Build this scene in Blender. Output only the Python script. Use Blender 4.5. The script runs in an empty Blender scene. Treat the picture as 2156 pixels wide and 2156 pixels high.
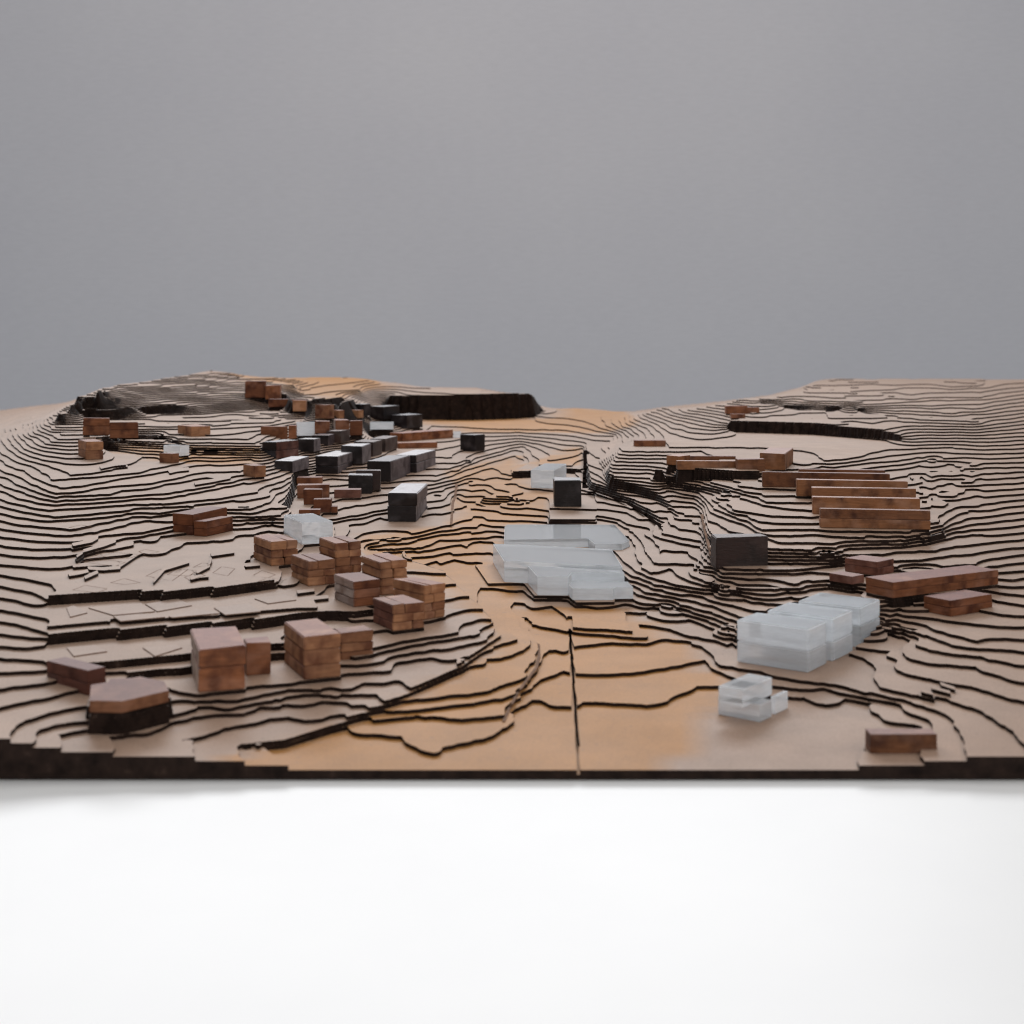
import bpy, bmesh, math, random
import numpy as np
from mathutils import Vector

# ---------------------------------------------------------------- scale of the model
T = 0.002                    # thickness of one board layer (m)
NH = 96.0                    # eye height above the table, in layers
HC = NH * T                  # eye height (m)
FPX, UC, VH, FW = 2750.0, 1078.0, 735.0, 2156.0   # focal length, centre, horizon of the survey frame

# ---------------------------------------------------------------- camera, world, lamps, exposure
sc = bpy.context.scene
col = sc.collection
cam = bpy.data.cameras.new("camera")
cam.sensor_width = 36.0
cam.lens = 36.0 * FPX / FW
cam.shift_y = -(FW / 2 - VH) / FW
cam.clip_start, cam.clip_end = 0.02, 60.0
cam.dof.use_dof = True
cam.dof.focus_distance = 1.12
cam.dof.aperture_fstop = 13.5
camo = bpy.data.objects.new("camera", cam)
camo.location = (0, 0, HC)
camo.rotation_euler = (math.radians(90), 0, 0)
col.objects.link(camo)
sc.camera = camo

wld = bpy.data.worlds.new("World")
sc.world = wld
wld.use_nodes = True
wld.node_tree.nodes["Background"].inputs[0].default_value = (0.86, 0.92, 1.0, 1)
wld.node_tree.nodes["Background"].inputs[1].default_value = 0.23

def area(name, loc, target, sx, sy, power, colour):
    l = bpy.data.lights.new(name, 'AREA')
    l.shape = 'RECTANGLE'; l.size = sx; l.size_y = sy; l.energy = power; l.color = colour
    o = bpy.data.objects.new(name, l)
    o.location = loc
    o.rotation_euler = (Vector(target) - Vector(loc)).to_track_quat('-Z', 'Y').to_euler()
    col.objects.link(o)
    return o
area("window_light", (-0.6, 5.33, 2.65), (-0.6, 0.0, 2.65), 5.0, 1.7, 205, (0.96, 0.975, 1.0))
area("room_light", (0.9, -1.7, 2.0), (0.0, 1.6, 0.0), 2.6, 1.6, 40, (1.0, 0.95, 0.89))
area("ceiling_light", (0.0, 2.2, 3.6), (0.0, 2.6, 0.0), 4.0, 3.0, 62, (1.0, 0.97, 0.94))

sc.view_settings.view_transform = 'Standard'
sc.view_settings.look = 'None'
sc.view_settings.exposure = 0.0
sc.view_settings.gamma = 1.0
sc.cycles.max_bounces = 12
sc.cycles.transmission_bounces = 10
sc.cycles.volume_bounces = 6
sc.cycles.filter_width = 1.15
sc.cycles.use_denoising = True
random.seed(7)
rng = np.random.default_rng(11)

# ---------------------------------------------------------------- survey of the contour lines
TILE = {t: o for t, o in zip("ABCDEFGHIJKL", [(x, y) for y in (760, 1020, 1280) for x in (140, 600, 1060, 1520)])}
ZS = 1932.0 / 500.0
def P(t, x, y):
    return (TILE[t][0] + x / ZS, TILE[t][1] + y / ZS)
def parse(s):
    out, t = [], None
    for tok in s.split():
        if tok in TILE: t = tok
        else:
            a = [float(q) for q in tok.split(",")]
            p = P(t, a[0], a[1])
            out.append((p[0], p[1]) + tuple(a[2:]))
    return out

# front edge of board layer k, as read from the survey
LINES = """
3|J 1250,1170 1500,1122 1700,1062 1790,1000 1845,920 K 70,880 215,768 330,775 380,820 578,825
3|K 600,785 900,802 1160,815 1350,790 1400,745 1530,690 1555,660 1680,655 1750,650 L 150,690 300,735 540,745 650,755 820,718 1000,760 1390,832
4|J 640,950 1050,900 1440,940 1780,905 K 20,880 150,720 260,630 400,570 550,510
4|K 580,445 700,410 840,365 1280,355 1300,335 1510,332 1560,390 1700,510 1800,570 L 100,600 430,665 870,700 1470,808
5|J 800,865 1100,855 1790,765 1900,720 K 100,710 200,620 320,450 330,360 390,358 480,385 542,360
5|K 580,432 700,395 840,350 1280,338 1300,315 1530,310 1600,330 1620,350 1700,450 1750,488 1920,518 L 180,523 430,588 970,660 1200,730 1550,788
6|J 960,782 1000,778 1640,710 1930,600 K 190,590 270,490 285,330 200,170 100,95 190,95 310,175 530,210
6|K 545,210 1170,272 1180,250 1075,145 1320,185 1490,245 1740,285 1830,330 L 60,290 140,330 900,420 1040,395 1180,435 1255,495 1245,610 1300,668 1400,700 1660,758
7|J 1560,440 1780,428 1930,368 K 240,318 235,285 60,60
7|G 0,972 190,985 250,1030 420,1000 530,1150 K 540,175 1095,222 G 950,1052 1110,1060 1330,1045 K 1400,68 1820,225 L 60,265 600,330 1250,235 1380,258 1440,305 1395,380 1360,415 1425,460 1385,495 1450,538 1560,570 1710,598
8|J 1660,340 1930,275 K 160,270 180,250
8|F 1300,805 1430,815 1560,860 1900,880 G 150,870 240,940
8|G 1000,990 1160,1022 1330,1018 1450,1058 1700,1138 K 1910,232 L 60,240 700,270 1280,190 1420,218 1505,268 1520,295 1472,375 1500,438 1700,472 1905,492 2100,500
9|F 1000,700 1240,630 1260,660 1380,630 1540,650 1690,650
9|G 1060,935 1100,948 1290,1008 1480,1048 1700,1103 1900,1168 L 20,190 140,230 900,250 1280,170 1400,190 1560,238 1595,282 1582,325 1700,368 1905,402 2100,420
10|F 690,592 930,585 1010,615 1370,570 1360,598 1480,573 1690,570
10|G 1060,890 1110,942 1300,982 1500,1008 1760,1088 1930,1138 L 0,140 130,170 900,200 1280,148 1450,172 1640,222 1750,288 1905,332 2100,360
11|F 690,575 950,560 1130,555 1300,530 1460,505 1480,540 1530,490 1580,475 1690,478
11|G 1055,838 1120,888 1350,928 1560,968 1700,1018 1930,1088 H 120,1158 900,1160 L 1280,138 1450,160 1640,205 1680,178 1780,218 1905,258 2100,300
12|F 690,560 1000,530 1100,538 1270,470 1370,468 1470,462 1630,445 1690,435 1780,435
12|G 1065,808 1200,858 1400,888 1600,928 1680,973 1930,1018 H 360,1058 400,1030 900,1110 1270,1098 1340,1098 1470,1048 1640,1022 1905,1000 2100,990
13|F 620,510 800,480 1000,470 1250,430 1380,410 1530,395 1500,425 1610,395 1690,395 1780,410
13|G 1120,788 1230,838 1450,878 1700,903 1930,943 H 240,968 390,988 900,1060 1370,1030 1640,1000 1905,980 2100,970
14|F 620,500 790,455 1000,455 1230,400 1390,380 1450,365 1560,365 1600,335 1690,360 1780,360
14|G 1190,775 1400,835 1640,873 1780,860 H 40,900 330,950 500,948 660,912 900,1000 1370,1008 1640,992 1905,965
15|F 620,490 790,440 900,445 1100,405 1350,345 1380,325 1450,305 1520,295 1520,270 1600,280 1680,305 1930,305 G 350,318 750,318 900,340 1000,390 1030,430 1085,545 1110,690 1200,745 1250,698 1540,700 1600,768 1790,835 H 0,880 300,876 640,900 660,890 750,868 860,858 1000,868 1160,895 1400,960 1640,960 1905,940
16|F 400,350 620,330 830,265
16|F 1580,175 1670,213 1770,243 1930,253 G 350,275 750,305 830,318 960,360 1060,405 1120,480 1190,600 1230,700 1265,665 1460,668 1545,690 1610,750 1790,815 H 0,853 300,860 670,866 690,838 850,830 1000,840 1170,868 1400,930 1905,900
17|F 400,320 550,290 830,240
17|F 1480,112 1650,128 1590,158 1650,168 1930,168 G 170,200 350,228
17|G 770,268 900,290 1100,350 1180,380 1230,480 1270,590 1300,552 1660,578 1690,600 1560,690 1620,770 1800,830 H 0,823 150,836 550,840 770,803 870,795 1160,833 1300,900 1905,870
18|F 400,300 550,265 830,215
18|G 0,165 240,160 290,110 370,130
18|G 820,218 1000,240 1170,268 1240,330 1190,410 1300,458 1450,495 1640,528 1700,590 1570,640 1565,680 1720,690 H 0,740 300,738 600,742 900,705 1000,690 1300,750 1450,740 1570,720 1905,760
19|G 990,215 1170,262
19|G 1250,408 1400,440 1630,478 1690,560 1600,620 1720,650 H 20,705 300,712 600,712 900,685 1000,675 1370,728 1450,725 1570,710 1905,720
20|F 1600,103 1740,108 1810,108 1930,133
20|G 1330,350 1410,350 1420,372 1560,390 1620,425 1665,570 1700,640 H 390,655 700,658 1000,645 1400,690 1700,698 1905,678 2100,670
21|B 1195,1010 1400,970 1650,890 1930,820
21|G 1420,295 1600,300 1630,420 1672,560 1700,615 H 380,622 560,632 730,622 990,612 1400,640 1620,628 1810,602 1905,590
22|B 1200,985 1450,905 1700,830 1930,770
22|G 1400,262 1605,270 1640,420 1680,550 1705,590 H 385,598 900,608 1000,590 1310,588 1430,563 1750,558 1905,520 2100,500
23|B 1200,945 1400,890 1550,830 1930,720
23|G 1340,187 1560,197 1615,250 1648,400 1690,530 H 0,560 385,568 900,583 960,575 1030,535 1450,525 1650,500 1905,440 2100,420
24|B 1150,890 1400,885 1500,810 1700,760 1930,700
24|C 150,870 300,858 630,868
25|B 1270,840 1400,845 1520,790
26|B 1270,800 1510,805
51|D 300,350 700,360 1100,380 1500,370 1905,360 2100,370
53|D 250,315 640,325 1100,340 1540,310 1905,290 2100,300
55|D 460,290 560,272 900,265 1500,225 1905,230 2100,240
5|J -200,1100 I 900,1120 1000,1095 1300,1008 1500,968 1620,930 1800,915 1930,940 J 150,945 300,930 450,890 600,872
6|I 130,1125 350,1073 650,1048 850,968 1050,918 1210,888 1450,888 1550,838 1700,808 J 0,810 150,818 290,783 480,788 520,818 660,808
7|I -150,1075 0,1050 200,1015 400,968 750,898 900,868 970,828 1160,820 1300,848 1420,818 1700,778 J 0,745 150,728 400,728 750,722
8|I -150,1010 0,970 400,940 700,870 850,850 1060,780 1400,770 1800,690 J 0,690 170,688 400,698 570,678 650,640 830,638 1000,598 1330,548
9|I 840,690 1060,735 1460,672 1880,640 J 0,650 180,620 440,570 870,530 905,470 1190,428 1330,458 1480,420
11|J 560,440 720,396 1000,328 1480,258 1560,210
12|J 560,320 720,358 900,298 1130,268 1480,218 1560,195
21|E 855,560 860,545 930,528 990,488 1180,478 1350,468 1430,432 1640,388 1690,350
22|E 490,497 680,447 920,418 1340,382 1470,368 1690,330
23|E 360,477 690,427 870,382 1400,340 1480,320 1690,315
24|E 150,442 640,407 860,348 1400,300 1480,300 1690,300
25|E 160,438 230,405 490,352 500,332 850,278 1480,280 1760,265
26|E 20,392 360,318 520,278 780,278 860,283 1300,240 1480,250 1700,205
27|E -100,310 10,302 250,288 400,272 500,248 760,248 980,213 1310,218 1500,215 1610,185 1640,165 1790,182
28|E -100,280 10,272 410,238 530,222 700,198 1040,192 1050,180 1380,140
29|E -100,220 10,212 500,182 750,178 1250,128 1560,78 1660,85
30|E -100,180 10,172 350,158 600,132 820,122 1200,48 1450,-5
31|E -100,150 10,142 450,118 920,72 1200,20
32|A -100,1125 10,1110 350,1100 430,1070 640,1052 1000,985 1160,958 1330,980
33|A -100,1095 10,1085 310,1042 700,1008 900,962 1130,915 1430,912
34|A -100,1050 130,1030 500,958 700,925 1070,862 1165,855
35|A -100,980 10,970 400,942 560,922 680,892 900,850
36|A -100,955 10,945 280,917 390,886 490,872
36|A 310,745 400,752 600,788 760,800
37|A 300,740 420,700 700,690 1000,765 1580,775
38|A 300,710 440,690 800,700 1000,745 1580,755
39|A 300,690 1000,735 1580,740
40|A 300,680 1000,715 1580,722
41|A 300,668 1000,695 1580,703
42|A 290,655 1000,675 1580,682
43|A -100,650 300,645 700,640 1200,645 1580,650
19|B 1200,1112 1280,1107 1315,1047 1500,985 1600,995
24|G 1310,138 1560,160 1620,230 1660,380 1710,460 H 385,540 900,556 990,510 1220,500 1480,495 1650,470 1905,400
25|G 1310,97 1560,125 1640,195 1655,310 1760,335 1800,400 H 390,455 460,488 940,497 990,477 1220,470 1480,475 1700,430 1890,370
26|G 1310,58 1560,85 1650,165 1690,240 1840,302 H 220,370 370,428 560,433 750,423 900,438 1200,450 1460,453 1650,413 1800,375 1870,330
27|C 1310,1033 1600,1100 G 1720,180 1830,255 H 100,277 190,290 240,348 310,383 700,378 900,393 1640,408 1720,392 1800,372 1805,330
28|C 1310,1010 1600,1065 1850,1135 H -20,190 60,235 100,250 300,318 400,328 770,333 1720,330 1775,320 1790,290
29|C 1310,990 1600,1045 1932,1128 H 60,165 90,223 370,268 760,278
30|C 860,950 1230,962 1320,985 1600,1020 1932,1108 H 0,110 200,130 335,178 550,212 720,227
31|C 850,915 1225,920
31|C 1480,990 1700,1030 1932,1088 H 0,70 200,95 300,125 370,158 715,165
32|C 860,885 1230,890
32|C 1640,990 1800,1030 1932,1060 H 0,40 270,85 330,108 680,108
33|C 870,857 1240,864
33|C 1840,990 1932,1005 D 100,1030 310,1052 590,1060
34|C 880,830 1290,836
35|C 900,800 1330,806
36|C 920,770 1340,778
37|C 930,740 1380,750 1640,738
38|C 950,703 1300,712 1780,715
38|D 650,826 870,822 1000,816 1150,790 1200,770 1330,735 1560,722 1905,705
36|D 740,860 880,875 1050,860 1200,835 1440,825 1560,790 1700,810 1905,800
34|D 1210,905 1400,898 1560,870 1690,830 1905,855
47|D 330,385 550,398 800,415 1050,415 1600,480 1905,490 2100,500
44|A -100,612 590,607 900,607 1170,617 1350,602 1580,572 1850,520 B 250,480
45|A -100,565 600,562 1200,557 1580,532 1800,500 1932,470
46|A -100,525 600,522 1250,527 1600,492 1900,440
47|A -100,480 600,485 1200,480 1600,460 1900,420
48|A -100,450 300,460 700,445 1100,440 1500,410 1850,395
54|A -60,420 100,400 400,395 700,375 1000,365 1300,345 1600,325 1850,330
60|A 20,340 150,315 400,305 700,280 1000,265 1300,250 1600,250 1800,270 B 60,300
65|A 250,262 450,225 700,205 1000,190 1250,170 1450,165 1700,180 1850,195
58|B 150,225 420,195 720,160
"""
# cliffs: foot points with the level below and above, and the side on which it is higher
CLIFFS = """
U|E -150,985,17,20 0,975,17,20 595,935,17,20 608,952,17,20 770,938,17,20 780,955,17,20 1180,908,17,20 1190,924,17,20 1700,850,17,20 1720,838,17,19
U|E -150,1185,16,17 0,1170,16,17 330,1140,16,17 375,1152,16,17 800,1115,16,17 1240,1092,16,17 1250,1072,16,17 1500,1062,16,17 1900,1030,16,17 F 250,1030,16,17
U|I -150,305,13,16 0,288,13,16 410,248,13,16 425,268,13,16 790,225,13,16 802,244,13,16 1165,195,13,16 1177,213,13,16 1510,163,13,16 1522,182,13,16 1900,122,13,16 F 370,1110,13,16 570,1090,14,16 720,1070,14,16
U|I -150,530,11,13 320,500,11,13 930,440,11,13 1680,350,11,13 1780,345,11,13
U|I 500,590,9,11 760,560,9,11 930,552,9,11 1690,430,9,11 1770,425,9,11
U|J -350,1180,2,4 0,1145,2,4 300,1050,2,4 600,930,3,5 850,815,5,7 1000,730,6,7.6 1250,620,6,8.6 1450,530,6,8.8 1560,420,7,9 1660,310,8,10
L|J 1710,200,8,12 1620,110,8,13 F 1500,1030,8,14 1400,950,8,15 1320,885,8,16 1010,770,8.5,17 1000,720,8.6,18
R|G 1290,345,17,19 1180,265,18,21 1040,170,19,22 900,110,20,23 C 690,1045,20,24 660,900,22,27 645,720,25,28
R|G 1420,300,19,21 1350,215,20.5,23 1230,130,22,26 1060,75,23,28 C 880,1020,25,29
U|C 1235,975,29.5,36 1500,975,30.5,37 1932,965,33,37 D 300,960,33.3,37
U|D 60,580,38,46 400,590,38,46 750,602,38,46 1300,640,38.6,45 1450,655,39,43
U|B 850,470,30,52 1100,480,30,53 1500,482,30,54 1900,470,30,54 C 150,465,30,54 250,460,30,52 300,430,31,40
L|E 1790,245,20,25 1850,120,20,27 A 1860,1060,21,29 1890,960,22,30
U|C 80,955,19,23 220,950,19,23 520,915,20,23 620,910,21,23
U|B 130,440,46,57 300,420,46,57 480,400,45,56
"""
# points read on top surfaces (level given per point)
TOPS = """
D 690,200,57 760,160,57 860,142,57 1100,150,57 1900,165,57 2100,180,57
D 400,285,53 100,320,52 C 1900,330,51 1700,355,49 1500,390,46 1280,380,44 1130,425,41 1010,440,37
C 300,395,33 560,380,33 700,385,33 930,410,33 1000,445,32
B 1150,520,30 1500,540,30 1932,560,30 C 400,560,30
B 250,940,23.5 600,1000,22 780,1020,21
B 700,640,28 1000,690,27.5 1250,720,27
B 0,490,44.5 300,500,43 600,505,40 850,500,36
B 0,720,36 400,760,30 600,800,28
A 1000,830,34.5 1300,830,34.5 1500,810,34.5
A 80,290,61 250,240,64 520,180,66.5 900,140,67.5 1180,75,70 1300,95,69 1430,125,66 1700,140,64 1900,140,61
B 120,140,59 350,115,59 700,150,58 780,185,56 1200,220,55 1600,240,54.5
F 300,210,19.5 500,140,19.5 700,140,19.5
F 900,350,15.5 1200,270,15.5 1330,320,15.5
F 750,520,12.4 900,500,12.4
F 1450,200,15.6 1420,120,15.6
B 1240,1150,15.8 1290,1080,18.5
G 420,250,17.5 700,260,17.5
C 500,760,25.5 350,800,25.3 600,740,25.5
D 0,640,38.5 600,640,38.5 1200,700,38.5 1450,700,38.6
C 850,1010,25.3 815,950,26.3 790,760,28.3 830,680,28.5 900,620,29.5
C 750,1000,24.6 760,850,27.5 750,730,28.4
B 180,345,57.4 400,345,57.4 560,300,57
B 100,250,57.5 600,230,57.5
E 100,800,20.5 700,820,20.5 1300,740,20.5
E 100,640,20.7 600,600,20.6
E 500,1040,17.3 1000,1000,17.3 1500,950,17.3
I 300,380,13.4 800,310,13.4
I 300,140,16.3 800,130,16.3
K 800,1100,2.5 1300,1100,2.5 L 700,1000,2.5 1600,1000,2.5
J 700,1100,2.6 1200,1010,3.4
"""
# level along the far edge of the model (frame column, level)
BACK = [(-300, 5), (0, 14), (143, 25), (200, 38), (300, 50), (400, 60), (450, 63), (500, 60), (600, 57), (700, 59), (790, 54), (900, 45), (1010, 44), (1080, 36), (1130, 19), (1200, 13), (1330, 12), (1390, 18), (1520, 26), (1620, 34), (1700, 47), (1745, 56), (2300, 56), (2600, 50)]

# ---------------------------------------------------------------- height field from the survey
DU, DW, W0, W1 = 3.0, 1.0, 905.0, 150.0
dense = np.arange(-90, 2247, DU)
side = DU * np.cumsum(1.14 ** np.arange(1, 45))
US = np.concatenate([(-90 - side)[::-1], dense, 2246 + side])
WS = np.arange(W0, W1 - 0.1, -DW)
NU, NW = len(US), len(WS)
HALF = 7.75 * HC

def w_of(v, level):
    return (v - VH) * NH / (NH - level)
def grid_of(u, w):
    return np.interp(u, US, np.arange(NU)), (W0 - w) / DW
def ground(u, w):
    d = FPX * HC / w
    return (u - UC) * d / FPX, d

acc = np.zeros((NW, NU)); cnt = np.zeros((NW, NU))
def put(u, w, val):
    gu, gw = grid_of(u, w)
    i, j = int(round(gw)), int(round(float(gu)))
    if 0 <= i < NW and 0 <= j < NU:
        acc[i, j] += val; cnt[i, j] += 1
def stroke(pts):            # pts: (u, w, value)
    for a, b in zip(pts[:-1], pts[1:]):
        n = max(2, int(max(abs(a[0] - b[0]) / 1.5, abs(a[1] - b[1]) / 1.0)) + 1)
        for s in np.linspace(0, 1, n):
            put(*(a[q] + (b[q] - a[q]) * s for q in range(3)))

for ln in LINES.strip().splitlines():
    k, body = ln.split("|")
    k = int(k)
    stroke([(u, w_of(v, k - 1), k) for u, v in parse(body)])
for ln in CLIFFS.strip().splitlines():
    sd, body = ln.split("|")
    pts = [(u, w_of(v, a), a, b) for u, v, a, b in parse(body)]
    ou, ow = {'U': (0, -1.3), 'R': (6, -1), 'L': (-6, -1)}[sd]
    stroke([(u, w, a + 0.3) for u, w, a, b in pts])
    stroke([(u + ou, w + ow, b + 0.3) for u, w, a, b in pts])
for ln in TOPS.strip().splitlines():
    stroke([(u, w_of(v, math.floor(k)), k) for u, v, k in parse(ln)])
stroke([(u, W1 + 1, k) for u, k in BACK])
stroke([(-1200, 800, 10), (-900, 500, 22), (-700, 300, 30)])
stroke([(3400, 800, 6), (3000, 500, 20), (2800, 300, 40)])

def relax(h, fixed, val, n, om=1.75, ax=0.45):
    ii, jj = np.indices(h.shape)
    masks = [((ii + jj) % 2 == p) & ~fixed for p in (0, 1)]
    for _ in range(n):
        for m in masks:
            p = np.pad(h, 1, mode='edge')
            avg = (ax * (p[1:-1, :-2] + p[1:-1, 2:]) + p[:-2, 1:-1] + p[2:, 1:-1]) / (2 * ax + 2)
            h[m] += om * (avg[m] - h[m])
    return h
h = None
for f in (32, 16, 8, 4, 2, 1):
    nw, nu = -(-NW // f), -(-NU // f)
    A = np.zeros((nw * f, nu * f)); C = np.zeros_like(A)
    A[:NW, :NU] = acc; C[:NW, :NU] = cnt
    A = A.reshape(nw, f, nu, f).sum((1, 3)); C = C.reshape(nw, f, nu, f).sum((1, 3))
    fixed = C > 0
    val = np.where(fixed, A / np.maximum(C, 1), 0)
    if h is None:
        h = np.full((nw, nu), val[fixed].mean())
    else:
        h = np.repeat(np.repeat(h, 2, 0), 2, 1)[:nw, :nu]
    h[fixed] = val[fixed]
    h = relax(h, fixed, val, 300 if f > 2 else 80)
# soften the one-cell stair steps of the survey raster
p = np.pad(h, 1, mode='edge')
gy, gx = np.gradient(h)
steep = np.hypot(gy * 2, gx) > 0.9
hb = 0.42 * h + 0.17 * (p[1:-1, :-2] + p[1:-1, 2:]) + 0.12 * (p[:-2, 1:-1] + p[2:, 1:-1])
h = np.where(steep, 0.6 * h + 0.2 * (p[1:-1, :-2] + p[1:-1, 2:]), hb)

# the knife wanders a little: bend the lines without changing which is higher
def vnoise(cu, cw):
    a = rng.uniform(-1, 1, (NW // cw + 3, NU // cu + 3))
    y = np.arange(NW) / cw; x = np.arange(NU) / cu
    y0 = y.astype(int)[:, None]; x0 = x.astype(int)[None]
    fy = (y % 1)[:, None]; fx = (x % 1)[None]
    return (a[y0, x0] * (1 - fy) * (1 - fx) + a[y0, x0 + 1] * (1 - fy) * fx + a[y0 + 1, x0] * fy * (1 - fx) + a[y0 + 1, x0 + 1] * fy * fx)
def sample(f, gi, gj):
    gi = np.clip(gi, 0, NW - 1.001); gj = np.clip(gj, 0, NU - 1.001)
    i, j = gi.astype(int), gj.astype(int)
    a, b = gi - i, gj - j
    return f[i, j] * (1 - a) * (1 - b) + f[i, j + 1] * (1 - a) * b + f[i + 1, j] * a * (1 - b) + f[i + 1, j + 1] * a * b
II, JJ = np.indices((NW, NU)).astype(float)
gy, gx = np.gradient(h)
calm = np.where(np.hypot(gy * 2, gx) > 0.9, 0.0, 1.0)
for _ in range(3):
    q = np.pad(calm, 1, mode='edge')
    calm = np.minimum(calm, np.minimum(np.minimum(q[1:-1, :-2], q[1:-1, 2:]), np.minimum(q[:-2, 1:-1], q[2:, 1:-1])))
for _ in range(4):
    q = np.pad(calm, 1, mode='edge'); calm = (q[1:-1, :-2] + q[1:-1, 2:] + q[:-2, 1:-1] + q[2:, 1:-1] + calm) / 5
h = sample(h, II + calm * (1.7 * vnoise(14, 20) + 1.1 * vnoise(6, 10) + 0.5 * vnoise(4, 5)), JJ + calm * ( 2.4 * vnoise(16, 16) + 1.5 * vnoise(7, 10) + 0.6 * vnoise(4, 6)))

def inside(poly):           # coverage of a polygon given in (u, w), with a crisp one-cell edge
    gu, gw = grid_of(np.array([p[0] for p in poly]), np.array([p[1] for p in poly]))
    i0, i1 = max(0, int(gw.min()) - 2), min(NW, int(gw.max()) + 4)
    j0, j1 = max(0, int(gu.min()) - 2), min(NU, int(gu.max()) + 4)
    out = np.zeros((NW, NU))
    if i1 <= i0 or j1 <= j0: return out
    y, x = II[i0:i1, j0:j1], JJ[i0:i1, j0:j1]
    ins = np.zeros(x.shape, bool); dist = np.full(x.shape, 1e9)
    n = len(gu)
    for a in range(n):
        xa, ya, xb, yb = gu[a], gw[a], gu[(a + 1) % n], gw[(a + 1) % n]
        cross = (ya > y) != (yb > y)
        with np.errstate(divide='ignore', invalid='ignore'):
            xi = xa + (y - ya) / (yb - ya) * (xb - xa)
        ins ^= cross & (x < xi)
        L = (xb - xa) ** 2 + (yb - ya) ** 2 + 1e-9
        s = np.clip(((x - xa) * (xb - xa) + (y - ya) * (yb - ya)) / L, 0, 1)
        dist = np.minimum(dist, np.hypot(x - xa - s * (xb - xa), y - ya - s * (yb - ya)))
    out[i0:i1, j0:j1] = np.clip(np.where(ins, dist, -dist) + 0.5, 0, 1)
    return out
def rough(body, level, amp, cu, cw):     # crumbled ground: short ledges
    global h
    m = np.clip(inside([(u, w_of(v, level)) for u, v in parse(body)]), 0, 1)
    for _ in range(14):
        q = np.pad(m, 1, mode='edge'); m = (q[1:-1, :-2] + q[1:-1, 2:] + q[:-2, 1:-1] + q[2:, 1:-1] + m) / 5
    h = h + m * amp * vnoise(cu, cw)
def pad(level, body, mode='set'):
    global h
    m = inside([(u, w_of(v, level)) for u, v in parse(body)])
    tgt = {'set': level + 0.45, 'max': np.maximum(h, level + 0.45), 'min': np.minimum(h, level + 0.45)}[mode]
    h = h + (tgt - h) * m

rough("A -100,440 1900,400 1900,150 1300,80 1000,130 250,230 -100,350", 55, 1.7, 24, 6)
rough("D 1500,960 2100,900 2100,1159 1650,1159", 30, 1.1, 7, 9)
rough("D 0,380 2100,480 2100,150 900,130 500,260 0,330", 52, 0.7, 14, 8)
rough("B 1300,1159 1932,1159 1932,900 1500,960", 19, 0.8, 9, 10)
# square pads cut for the larger buildings, and the seam between two boards
pad(9, "F 1555,655 1650,805 G 165,800 250,905 525,908 590,960 905,955 905,930 1055,925 1040,870 960,790 700,690 F 1790,640")
pad(17, "G 372,205 752,210 752,285 368,283")
pad(18, "G 385,70 745,90 752,200 372,190")
pad(5, "L 130,455 300,490 735,560 880,480 930,440 1290,260 1200,200 600,150 130,300")
pad(8, "I 160,880 420,880 470,890 860,800 800,690 600,660 200,700")
pad(11, "I 160,800 450,800 860,730 810,640 600,640 180,720")
SEAM = "K 524,165 552,165 626,1290 596,1290"
m = inside([(u, w_of(v, 3)) for u, v in parse(SEAM)])
h = h - 1.0 * m
h = np.maximum(h, 1.2)

def hit(u, v):              # first place where the sight line through (u, v) meets the model
    gj = float(np.interp(u, US, np.arange(NU)))
    hh = sample(h, np.arange(NW, dtype=float), np.full(NW, gj))
    vs = VH + WS * (NH - np.floor(hh)) / NH
    i = int(np.argmax(vs <= v))
    lev = math.floor(hh[i])
    return lev, w_of(v, lev)

# short steps on the upper plateau: tongues of the next sheet
for ln in """E 50,525 210,492 255,462
E 140,575 310,525 400,490
E 80,625 140,585
E 430,700 560,612 620,577
E 60,695 200,685 370,680
E 180,715 300,722 440,710
E 20,770 110,755 180,738
E 150,795 260,745
E 710,825 800,722 1000,660
E 1060,750 1165,695 1185,625
E 1010,800 1090,782 1160,777
E 500,522 545,512
E 1240,655 1490,632
E 1460,690 1575,682
E 1180,605 1370,578
F 100,912 245,893
F 230,962 355,950
A 840,930 900,915 1000,905
A 1045,1025 1200,1000 1335,970
A 275,895 390,870 490,860
L 1620,715 1725,742
L 1705,688 1865,730
L 1785,660 1900,698""".splitlines():
    q = parse(ln)
    lev = hit(*q[len(q) // 2])[0]
    back = [(u - 2, v - 6.5) for u, v in q[::-1]]
    m = inside([(u, w_of(v, lev)) for u, v in q + back])
    h = h + m * (lev + 1.4 - h)

# ---------------------------------------------------------------- materials
def newmat(name):
    m = bpy.data.materials.new(name); m.use_nodes = True
    nt = m.node_tree
    return m, nt, nt.nodes["Principled BSDF"]
def N(nt, kind, **kw):
    n = nt.nodes.new(kind)
    for k, v in kw.items(): setattr(n, k, v)
    return n
def noise(nt, scale, detail=4, rough=0.6, coord='Object', stretch=None):
    tc = N(nt, "ShaderNodeTexCoord")
    n = N(nt, "ShaderNodeTexNoise"); n.inputs["Scale"].default_value = scale
    n.inputs["Detail"].default_value = detail; n.inputs["Roughness"].default_value = rough
    src = tc.outputs[coord]
    if stretch:
        mp = N(nt, "ShaderNodeMapping"); mp.inputs["Scale"].default_value = stretch
        nt.links.new(src, mp.inputs["Vector"]); src = mp.outputs[0]
    nt.links.new(src, n.inputs["Vector"])
    return n.outputs["Fac"]
def ramp(nt, src, stops):
    r = N(nt, "ShaderNodeValToRGB")
    e = r.color_ramp.elements
    while len(e) < len(stops): e.new(0.5)
    for q, (pos, c) in zip(e, stops):
        q.position = pos; q.color = (*c, 1)
    nt.links.new(src, r.inputs[0])
    return r.outputs[0]
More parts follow.
